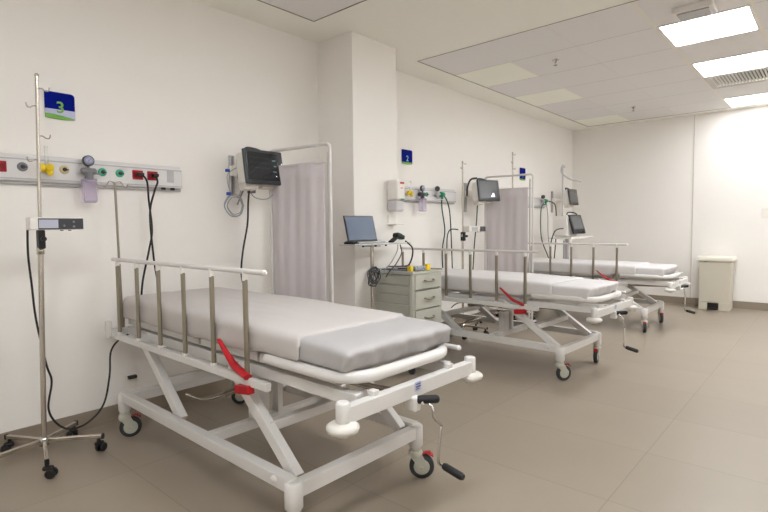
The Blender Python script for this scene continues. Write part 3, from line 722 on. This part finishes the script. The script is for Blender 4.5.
# ---------------------------------------------------------------- wall monitors
def monitor(x, y, z, rz, mx, label, scr, white=False):
    o = thing('patient_monitor', label, 'monitor', (x, y, z), rz, 'patient monitors on wall arms')
    o.rotation_euler = (math.radians(-9), 0, rz)
    t = rmax('X', 2)
    B().box((0, .05, 0), (.30, .10, .23), bev=.02).box((-.02, .105, -.01), (.24, .03, .18), bev=.02).build('casing', M_white2, o)
    B().box((0, -.008, 0), (.325, .024, .245), bev=.01).build('bezel', M_dgrey if not white else M_dgrey, o)
    B().box((-.012, -.021, .004), (.262, .003, .195), bev=.001).build('screen', scr, o)
    q = B()
    if not white:
        random.seed(5)
        for a in range(3): q.tube([(-.12 + i * .0085, -.0235, .06 - a * .035 + (.008 * math.exp(-((i % 6) - 2) ** 2 * 1.2))) for i in range(20)], .0006, seg=4)
        q.box((.08, -.0232, .05), (.028, .001, .012), bev=0).box((.085, -.0232, .01), (.022, .001, .010), bev=0).box((.08, -.0232, -.03), (.03, .001, .010), bev=0)
        q.build('waveforms', M_trace, o)
        B().box((.09, -.0236, -.062), (.007, .001, .005), bev=0).box((.146, -.0236, .03), (.004, .001, .012), bev=0).build('indicator', M_scrwhite, o)
    else:
        q.prism([(.02, -.075), (.075, -.075), (.065, -.03), (.05, -.035)], -.0236, -.0228, 'XZ'); q.build('white_shape', M_scrwhite, o)
    for i in range(4): B().lathe([(.001, 0), (.005, 0), (.005, .002), (.001, .002)], (.140, -.0205, -.03 - i * .02 + .0), (0, -1, 0), seg=10).build('button', M_grey, o)
    B().tube(spline([(-.10, .05, .112), (-.085, .05, .145), (0, .05, .142), (.06, .05, .118)], 5), .011, seg=8).build('handle', M_dgrey, o)
    B().box((-.10, .06, -.132), (.10, .07, .04), bev=.006).box((.05, .06, -.125), (.10, .06, .022), bev=.006).build('battery_bay', M_beige, o)
    return o
def arm(x, z0, z1, tx, ty, tz, label):
    o = thing('wall_bracket', label, 'wall arm', (x, WY, (z0 + z1) / 2), 0, 'white wall channels with arms for the monitors')
    h = (z1 - z0)
    B().box((-.012, -.012, 0), (.012, .024, h), bev=.002).box((.012, -.012, 0), (.012, .024, h), bev=.002).box((0, -.003, 0), (.03, .005, h), bev=.001).build('wall_channel', M_panel2, o)
    j = B().box((0, -.035, tz), (.05, .03, .07), bev=.006).cyl((0, -.06, tz - .04), (0, -.06, tz + .04), .018).bar((0, -.06, tz), (tx, ty, tz), .04, .035, bev=.008).cyl((tx, ty, tz - .035), (tx, ty, tz + .035), .02)
    j.build('arm', M_white2, o)
    return o
arm(2.07, 1.41, 1.69, .06, -.10, .03, 'white wall bracket channel and arm carrying the nearest monitor')
monitor(2.182, 3.05, 1.594, 0, 0, 'black screened patient monitor on the wall arm over the nearest bed', M_screen)
arm(5.17, 1.33, 1.67, -.02, -.13, .04, 'white wall bracket channel and arm carrying the middle monitor')
monitor(5.25, 3.02, 1.570, math.radians(-17), 0, 'grey screened patient monitor above the middle bed showing a white shape', M_screen2, True)
arm(7.62, 1.36, 1.68, .05, -.12, .02, 'white wall bracket channel and arm carrying the far monitor by the room corner')
monitor(7.78, 3.02, 1.585, 0, 0, 'small far patient monitor near the room corner, above the ventilator', M_screen2, False)
# cable coils at the near monitor
cl = thing('sensor_cables', 'grey sensor cables coiled on the wall arm left of the nearest monitor', 'cable', (2.035, 3.18, 1.335))
q = B(); random.seed(3)
for k in range(4):
    R_ = .058 + .006 * k; c0 = (random.uniform(-.008, .008), random.uniform(-.01, .01), random.uniform(-.012, .004))
    q.tube([(c0[0] + R_ * math.cos(a * PI / 14), c0[1] + .006 * math.sin(a), c0[2] + R_ * 1.05 * math.sin(a * PI / 14)) for a in range(28)], .0032, seg=6, closed=True)
q.tube(spline([(-.02, 0, .06), (-.05, 0, .12), (-.06, 0, .20), (-.02, 0, .24), (.03, 0, .26), (.06, .02, .22)], 6), .003, seg=6)
q.tube(spline([(.03, 0, .06), (.05, 0, .13), (.02, 0, .2), (.04, 0, .27)], 6), .003, seg=6)
q.tube(spline([(.09, -.02, .12), (.14, -.03, .055), (.22, -.06, .045), (.28, -.08, .09)], 6), .0035, seg=6)
q.build('coil', M_cgrey, cl)
B().box((-.055, -.005, .075), (.03, .02, .022), bev=.004).box((-.06, -.005, .235), (.028, .02, .02), bev=.004).build('blue_connectors', mat('connector_blue', rgb(50, 76, 168), .45, var=.04), cl)
B().tube(spline([(.02, .01, .0), (.07, .01, .10), (.10, 0, .13), (.16, -.03, .13)], 5), .006, seg=8).box((.12, -.02, .10), (.05, .04, .03), bev=.005).build('plug_cluster', M_grey, cl)
wire('monitor_cable', [(2.10, 3.10, 1.46), (2.085, 3.1, 1.35), (2.075, 3.1, 1.2), (2.03, 3.1, 1.0), (2.015, 3.1, .85), (2.04, 3.1, .72), (2.06, 3.1, .5)], .0065, M_cable, 'black cable hanging from the nearest patient monitor')
wire('probe_cable', [(5.02, 3.03, 1.70), (4.93, 3.05, 1.68), (4.88, 3.06, 1.60), (4.90, 3.08, 1.50)], .010, M_cable, 'thick black hose wrapped over the middle patient monitor')

# ---------------------------------------------------------------- folding screens
def fold_screen(a, b, h, ztop, zbot, label, twin=True):
    a = Vector((a[0], a[1], 0)); b = Vector((b[0], b[1], 0)); mid = (a + b) / 2; L = (b - a).length
    rz = math.atan2(b.y - a.y, b.x - a.x)
    o = thing('folding_screen', label, 'folding screen', tuple(mid), rz, 'white framed hospital screens with grey cloth')
    w = L / 2; rr = .032
    P = [(-w, 0, .06), (-w, 0, h - rr)] + [(-w + rr - rr * math.cos(i * PI / 12), 0, h - rr + rr * math.sin(i * PI / 12)) for i in range(1, 6)] + [(-w + rr, 0, h)]
    P += [(w - rr, 0, h)] + [(w - rr + rr * math.sin(i * PI / 12), 0, h - rr + rr * math.cos(i * PI / 12)) for i in range(1, 6)] + [(w, 0, h - rr), (w, 0, .06)]
    f = B().tube(P, .0115, seg=12).tube([(-w, 0, .17), (w, 0, .17)], .009, seg=10)
    f.build('frame', M_white, o)
    if twin:
        f2 = B().tube([(w - .045, .035, .10), (w - .045, .035, h - .05)], .010, seg=10).tube([(-w + .03, .03, .10), (-w + .03, .03, h - .03)], .009, seg=10)
        f2.build('inner_post', M_white, o)
    for s in (-1, 1):
        ft = B().bar((s * w, -.12, .058), (s * w, .12, .058), .02, .02).build('foot', M_white, o)
        for t in (-1, 1): B().cyl((s * w - .008, t * .11, .024), (s * w + .008, t * .11, .024), .023, bev=.004).build('castor', M_black, ft)
    n = 60; vs = []; fs = []; m = 12
    x0 = -w + .012; x1 = w - (.055 if twin else .014)
    for i in range(n + 1):
        t = i / n; x = x0 + (x1 - x0) * t
        for j in range(m + 1):
            zz = zbot + (ztop - zbot) * j / m
            dy = .0035 * math.sin(t * 31 + math.sin(j * .35) * .6) + .005 * math.sin(t * 11 + 1 + j * .22)
            vs.append((x, dy * .8, zz))
    for i in range(n):
        for j in range(m): fs.append((i * (m + 1) + j, (i + 1) * (m + 1) + j, (i + 1) * (m + 1) + j + 1, i * (m + 1) + j + 1))
    cl = B().add(vs, fs, 0, True).build('cloth', M_cloth, o)
    sm = cl.modifiers.new('s', 'SOLIDIFY'); sm.thickness = .002
    B().tube([(-w, 0, ztop - .012), (w, 0, ztop - .012)], .004, seg=8).build('cloth_rod', M_white, o)
fold_screen((2.30, 3.13), (2.36, 2.55), 1.728, 1.618, .22, 'white framed folding screen with grey cloth beside the nearest bed')
fold_screen((5.45, 3.17), (5.50, 2.59), 1.745, 1.60, .22, 'rear folding screen with grey cloth between the middle and far beds')

# ---------------------------------------------------------------- drawer cabinet
cw = .388; cd = .43; cx0 = 3.09; cy0 = 2.432; ch = .815
cab = thing('drawer_cabinet', 'grey green drawer cabinet between the nearest and middle beds', 'cabinet', (cx0 + cw / 2, cy0 + cd / 2, 0))
c = B().box((0, .006, .44), (cw - .02, cd - .02, .70), bev=.003)
for s in (-1, 1):
    for t in (-1, 1): c.box((s * (cw / 2 - .016), t * (cd / 2 - .016) , .44), (.032, .032, .71), bev=.006)
c.build('body', M_cab, cab)
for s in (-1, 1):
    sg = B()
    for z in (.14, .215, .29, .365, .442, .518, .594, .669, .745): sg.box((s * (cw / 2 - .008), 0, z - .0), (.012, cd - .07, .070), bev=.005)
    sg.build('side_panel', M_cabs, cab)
for i, (z, h_) in enumerate(((.735, .125), (.594, .150), (.442, .150), (.29, .15), (.155, .115))):
    dr = B().box((0, -cd / 2 - .002, z), (cw - .045, .022, h_ - .010), bev=.003).build('drawer', M_cab, cab)
    B().tube(spline([(-.055, -cd / 2 - .01, z + .01), (-.05, -cd / 2 - .032, z + .005), (0, -cd / 2 - .036, z + .0), (.05, -cd / 2 - .032, z + .005), (.055, -cd / 2 - .01, z + .01)], 5), .0065, seg=8).build('handle', M_alu, dr)
B().box((0, 0, .803), (cw + .01, cd + .01, .016), bev=.004).build('top_tray', M_cab, cab)
lip = B()
for s in (-1, 1): lip.box((s * (cw / 2 + .001), 0, .813), (.008, cd + .01, .02), bev=.002)
lip.box((0, cd / 2 + .001, .813), (cw, .008, .02), bev=.002); lip.build('tray_rim', M_panel2, cab)
for s in (-1, 1):
    for t in (-1, 1): B().cyl((s * .14 - .012, t * .16, .032), (s * .14 + .012, t * .16, .032), .032, bev=.005).box((s * .14, t * .16, .072), (.05, .04, .03)).build('castor', M_dgrey, cab)
# things on the cabinet
def onbox(name, x, y, dims, m, label, cat, group=None):
    o = B().box((0, 0, dims[2] / 2), dims, bev=.004).build(name, m, None, (x, y, .8115)); tag(o, label, cat, group); return o
onbox('sharps_box', 3.150, 2.50, (.034, .036, .05), M_yel, 'yellow box on the cabinet front corner, left of the clear one', 'box')
onbox('yellow_cup', 3.372, 2.50, (.044, .036, .05), M_yel, 'yellow box on the cabinet at the right of the clear box', 'box')
bx = thing('clear_box', 'clear divided plastic box between the two yellow boxes', 'box', (3.265, 2.50, .8115))
g = B().box((0, 0, .003), (.11, .05, .005), bev=0)
for s in (-1, 1): g.box((s * .054, 0, .022), (.002, .05, .038), bev=0).box((0, s * .024, .022), (.11, .002, .038), bev=0)
g.build('walls', M_clear, bx)
g = B()
for i in range(5): g.cyl((-.04 + i * .02, 0, .006), (-.04 + i * .02, 0, .032), .007)
g.build('vials', M_swhite, bx)
tr = thing('black_tray', 'dark flat keyboard tray lying on the cabinet top', 'tray', (3.23, 2.66, .8115))
B().box((0, 0, .008), (.22, .24, .014), bev=.005).build('tray', M_dgrey, tr)
B().tube(spline([(-.11, .06, .02), (-.05, .10, .03), (.03, .08, .028), (.09, .02, .028), (.05, -.08, .026), (-.04, -.09, .025), (-.09, -.04, .022)], 6), .005, seg=8).build('cord', M_cable, tr)
# laptop on its pole-mounted shelf
py = 2.72
ls = thing('laptop_stand', 'slim pole stand with narrow grey shelf left of the drawer cabinet', 'stand', (2.945, py, 0))
B().tube([(0, 0, .04), (0, 0, 1.03)], .014, seg=14).build('pole', M_steel, ls)
B().box((.055, -.0, 1.036), (.66, .17, .012), bev=.004).box((0, 0, 1.022), (.10, .10, .014)).build('shelf', mat('shelf_grey', rgb(206, 205, 204), .35, metal=.2, var=.02), ls)
B().bar((-.17, 0, .035), (.10, 0, .035), .04, .025).bar((0, -.16, .035), (0, .13, .035), .04, .025).build('foot', M_white, ls)
for x in (-.16, -.02, .10): B().cyl((x, -.06, 1.03), (x, -.06, 1.018), .009).build('shelf_screw', M_dgrey, ls)
lp = thing('laptop', 'open laptop with a blue grey screen on the narrow shelf', 'laptop', (2.875, py - .01, 1.042))
B().box((0, 0, .009), (.30, .13, .014), bev=.004).build('keyboard_base', M_panel2, lp)
B().box((-.17, .0, .012), (.05, .10, .018), rmax('Y', -14), bev=.004).build('hinge_block', M_black, lp)
R = rmax('X', 10) @ rmax('Y', 0)
scr = B().box((0, -.03, 0), (.325, .012, .205), bev=.004)
lid = B()
def rot_pts(mb, c_, R_): mb.v = [tuple(R_ @ Vector(v) + Vector(c_)) for v in mb.v]; return mb
Rl = rmax('X', -14) @ rmax('Y', -0)
Rl = Matrix.Rotation(math.radians(-14), 3, 'X')
l1 = rot_pts(B().box((0, 0, .105), (.325, .010, .205), bev=.004), (0, .035, .012), Rl).build('screen_lid', M_black, lp)
rot_pts(B().box((0, -.0055, .107), (.305, .002, .182), bev=0), (0, .035, .012), Rl).build('screen', M_lcd, l1)
bs = thing('barcode_scanner', 'black and green handheld scanner resting on the shelf end', 'scanner', (3.23, py - .02, 1.042))
B().box((.02, 0, .048), (.10, .06, .042), rmax('Y', 14), bev=.016).box((-.045, 0, .022), (.09, .045, .022), rmax('Y', -28), bev=.008).build('body', M_black, bs)
B().box((.01, -.01, .068), (.05, .04, .012), rmax('Y', 14), bev=.004).box((.07, 0, .036), (.008, .045, .03), rmax('Y', 14), bev=.002).build('green_cap', mat('scanner_green', rgb(26, 92, 74), .4, var=.05), bs)
wire('scanner_cable', [(3.29, 2.66, 1.05), (3.275, 2.58, 1.0), (3.265, 2.57, .93), (3.26, 2.60, .86), (3.25, 2.64, .845)], .0065, M_cable, 'black cord from the scanner down to the cabinet top')
wire('laptop_cable', [(3.13, 2.61, 1.025), (3.10, 2.59, .98), (3.02, 2.58, .90), (2.97, 2.6, .84), (2.95, 2.62, .78)], .0045, M_cgrey, 'left of two thin cords slanting down from the shelf')
wire('laptop_cable', [(3.16, 2.61, 1.025), (3.14, 2.58, .96), (3.06, 2.57, .88), (3.0, 2.58, .83), (2.97, 2.6, .78)], .0045, M_dgrey, 'right of two thin cords slanting down from the shelf')
cc = B(); random.seed(8)
for k in range(6):
    Rr = .045 + .006 * k; c0 = (random.uniform(-.012, .012), random.uniform(-.012, .012), random.uniform(-.015, .015))
    cc.tube([(c0[0] + Rr * .8 * math.cos(a * PI / 14), c0[1] + .01 * math.sin(a * .9 + k), c0[2] + Rr * math.sin(a * PI / 14)) for a in range(28)], .0042, seg=6, closed=True)
tag(cc.build('coiled_cable', M_dgrey, None, (2.90, 2.66, .795)), 'bundle of dark cord coiled on the laptop stand pole', 'cable')

# ---------------------------------------------------------------- ventilator by the far bed
vt_ = thing('ventilator', 'white ventilator with tilted black screen on a trolley by the far bed', 'ventilator', (7.03, 2.80, 0), -.22)
B().bar((-.22, 0, .07), (.22, 0, .07), .06, .04).bar((0, -.22, .07), (0, .22, .07), .06, .04).build('trolley_base', M_white, vt_)
for x, y in ((-.2, 0), (.2, 0), (0, -.2), (0, .2)): B().cyl((x - .01, y, .026), (x + .01, y, .026), .026, bev=.004).build('castor', M_dgrey, vt_)
B().tube([(0, 0, .08), (0, 0, .97)], .03, seg=16).tube([(-.07, 0, .12), (-.07, 0, .95)], .012, seg=10).build('column', M_panel2, vt_)
B().box((0, -.02, .985), (.40, .36, .02), bev=.006).box((.0, -.02, 1.0), (.26, .26, .014), bev=.004).build('tray', M_white2, vt_)
B().tube([(.19, -.1, 1.0), (.30, -.16, 1.0), (.38, -.14, 1.0)], .009, seg=8).build('side_handle', M_white2, vt_)
B().box((-.02, .02, 1.15), (.26, .24, .28), bev=.02).build('casing', M_white2, vt_)
R = rmax('X', -18)
rot_pts(B().box((0, 0, 0), (.28, .03, .27), bev=.012), (.02, -.135, 1.175), R).build('display_bezel', M_black, vt_)
rot_pts(B().box((-.005, -.017, .02), (.225, .003, .19), bev=.001), (.02, -.135, 1.175), R).build('screen', M_screen2, vt_)
rot_pts(B().cyl((.08, -.015, -.11), (.08, -.035, -.11), .016).cyl((.03, -.015, -.11), (.03, -.028, -.11), .01), (.02, -.135, 1.175), R).build('knob', M_dgrey, vt_)
B().tube(spline([(-.08, -.05, 1.30), (-.06, -.05, 1.335), (.04, -.07, 1.335), (.09, -.09, 1.31)], 5), .009, seg=8).build('handle', M_dgrey, vt_)
B().tube([(.13, .17, .98), (.13, .17, 2.02)], .010, seg=10).box((.13, .16, 1.99), (.04, .03, .04)).tube(spline([(.13, .16, 2.0), (.03, .12, 1.97), (-.01, .08, 1.88), (.10, .02, 1.80), (.26, -.04, 1.77)], 6), .010, seg=8).build('hose_arm', M_panel2, vt_)
wire('breathing_hose', [(6.90, 2.78, 1.12), (6.78, 2.85, 1.10), (6.72, 2.88, 1.0), (6.70, 2.9, .85), (6.70, 2.9, .68)], .008, M_dgrey, 'dark hose curving down left of the ventilator tray')

# ---------------------------------------------------------------- waste bin
wb = thing('waste_bin', 'beige pedal waste bin with ivory lid against the back wall', 'waste bin', (8.21, 1.205, 0))
w0 = .372; dpt = .32
vs = [(-dpt / 2, -w0 / 2 + .012, .10), (dpt / 2, -w0 / 2 + .012, .10), (dpt / 2, w0 / 2 - .012, .10), (-dpt / 2, w0 / 2 - .012, .10), (-dpt / 2, -w0 / 2, .655), (dpt / 2, -w0 / 2, .655), (dpt / 2, w0 / 2, .655), (-dpt / 2, w0 / 2, .655)]
bm = bmesh.new(); V = [bm.verts.new(v) for v in vs]
for f_ in ((0, 1, 2, 3), (7, 6, 5, 4), (0, 4, 5, 1), (1, 5, 6, 2), (2, 6, 7, 3), (3, 7, 4, 0)): bm.faces.new([V[i] for i in f_])
bmesh.ops.recalc_face_normals(bm, faces=bm.faces[:]); bmesh.ops.bevel(bm, geom=bm.edges[:], offset=.012, segments=3, affect='EDGES')
bm_obj(bm, 'body', M_bin, wb)
B().box((0, -.115, .055), (dpt, .12, .11), bev=.008).box((0, .125, .055), (dpt, .10, .11), bev=.008).box((.03, 0, .055), (dpt - .06, .2, .11), bev=.004).build('base', M_bin, wb)
B().box((-.135, .01, .055), (.02, .16, .085), bev=.003).bar((-.18, .01, .02), (-.10, .01, .03), .11, .012).build('pedal', M_black, wb)
B().box((0, 0, .69), (dpt + .035, w0 + .045, .07), bev=.02).build('lid', M_binlid, wb)
B().box((-.165, .10, .651), (.012, .05, .01), bev=.002).build('lid_catch', M_grey, wb)

# ---------------------------------------------------------------- camera
yaw, pitch, roll, f_px, ch_ = .722046, -.0574916, -.0105192, 513.06, 1.1716
fw = Vector((math.cos(yaw) * math.cos(pitch), math.sin(yaw) * math.cos(pitch), math.sin(pitch)))
rt = fw.cross(Vector((0, 0, 1))).normalized(); up = rt.cross(fw)
r2 = rt * math.cos(roll) + up * math.sin(roll); u2 = -rt * math.sin(roll) + up * math.cos(roll)
cam = bpy.data.cameras.new('camera'); co = bpy.data.objects.new('camera', cam); COL.objects.link(co)
Mx = Matrix((r2, u2, -fw)).transposed().to_4x4(); Mx.translation = Vector((0, 0, ch_))
co.matrix_world = Mx
cam.sensor_width = 36; cam.lens = f_px / 768 * 36; cam.clip_start = .05
SC.camera = co
# ---------------------------------------------------------------- world / view
w = bpy.data.worlds.new('world'); SC.world = w; w.use_nodes = True
w.node_tree.nodes['Background'].inputs[0].default_value = (.8, .78, .75, 1); w.node_tree.nodes['Background'].inputs[1].default_value = .1
SC.view_settings.view_transform = 'Standard'; SC.view_settings.look = 'None'; SC.view_settings.gamma = 1
SC.view_settings.exposure = 1.66
SC.view_settings.use_curve_mapping = False
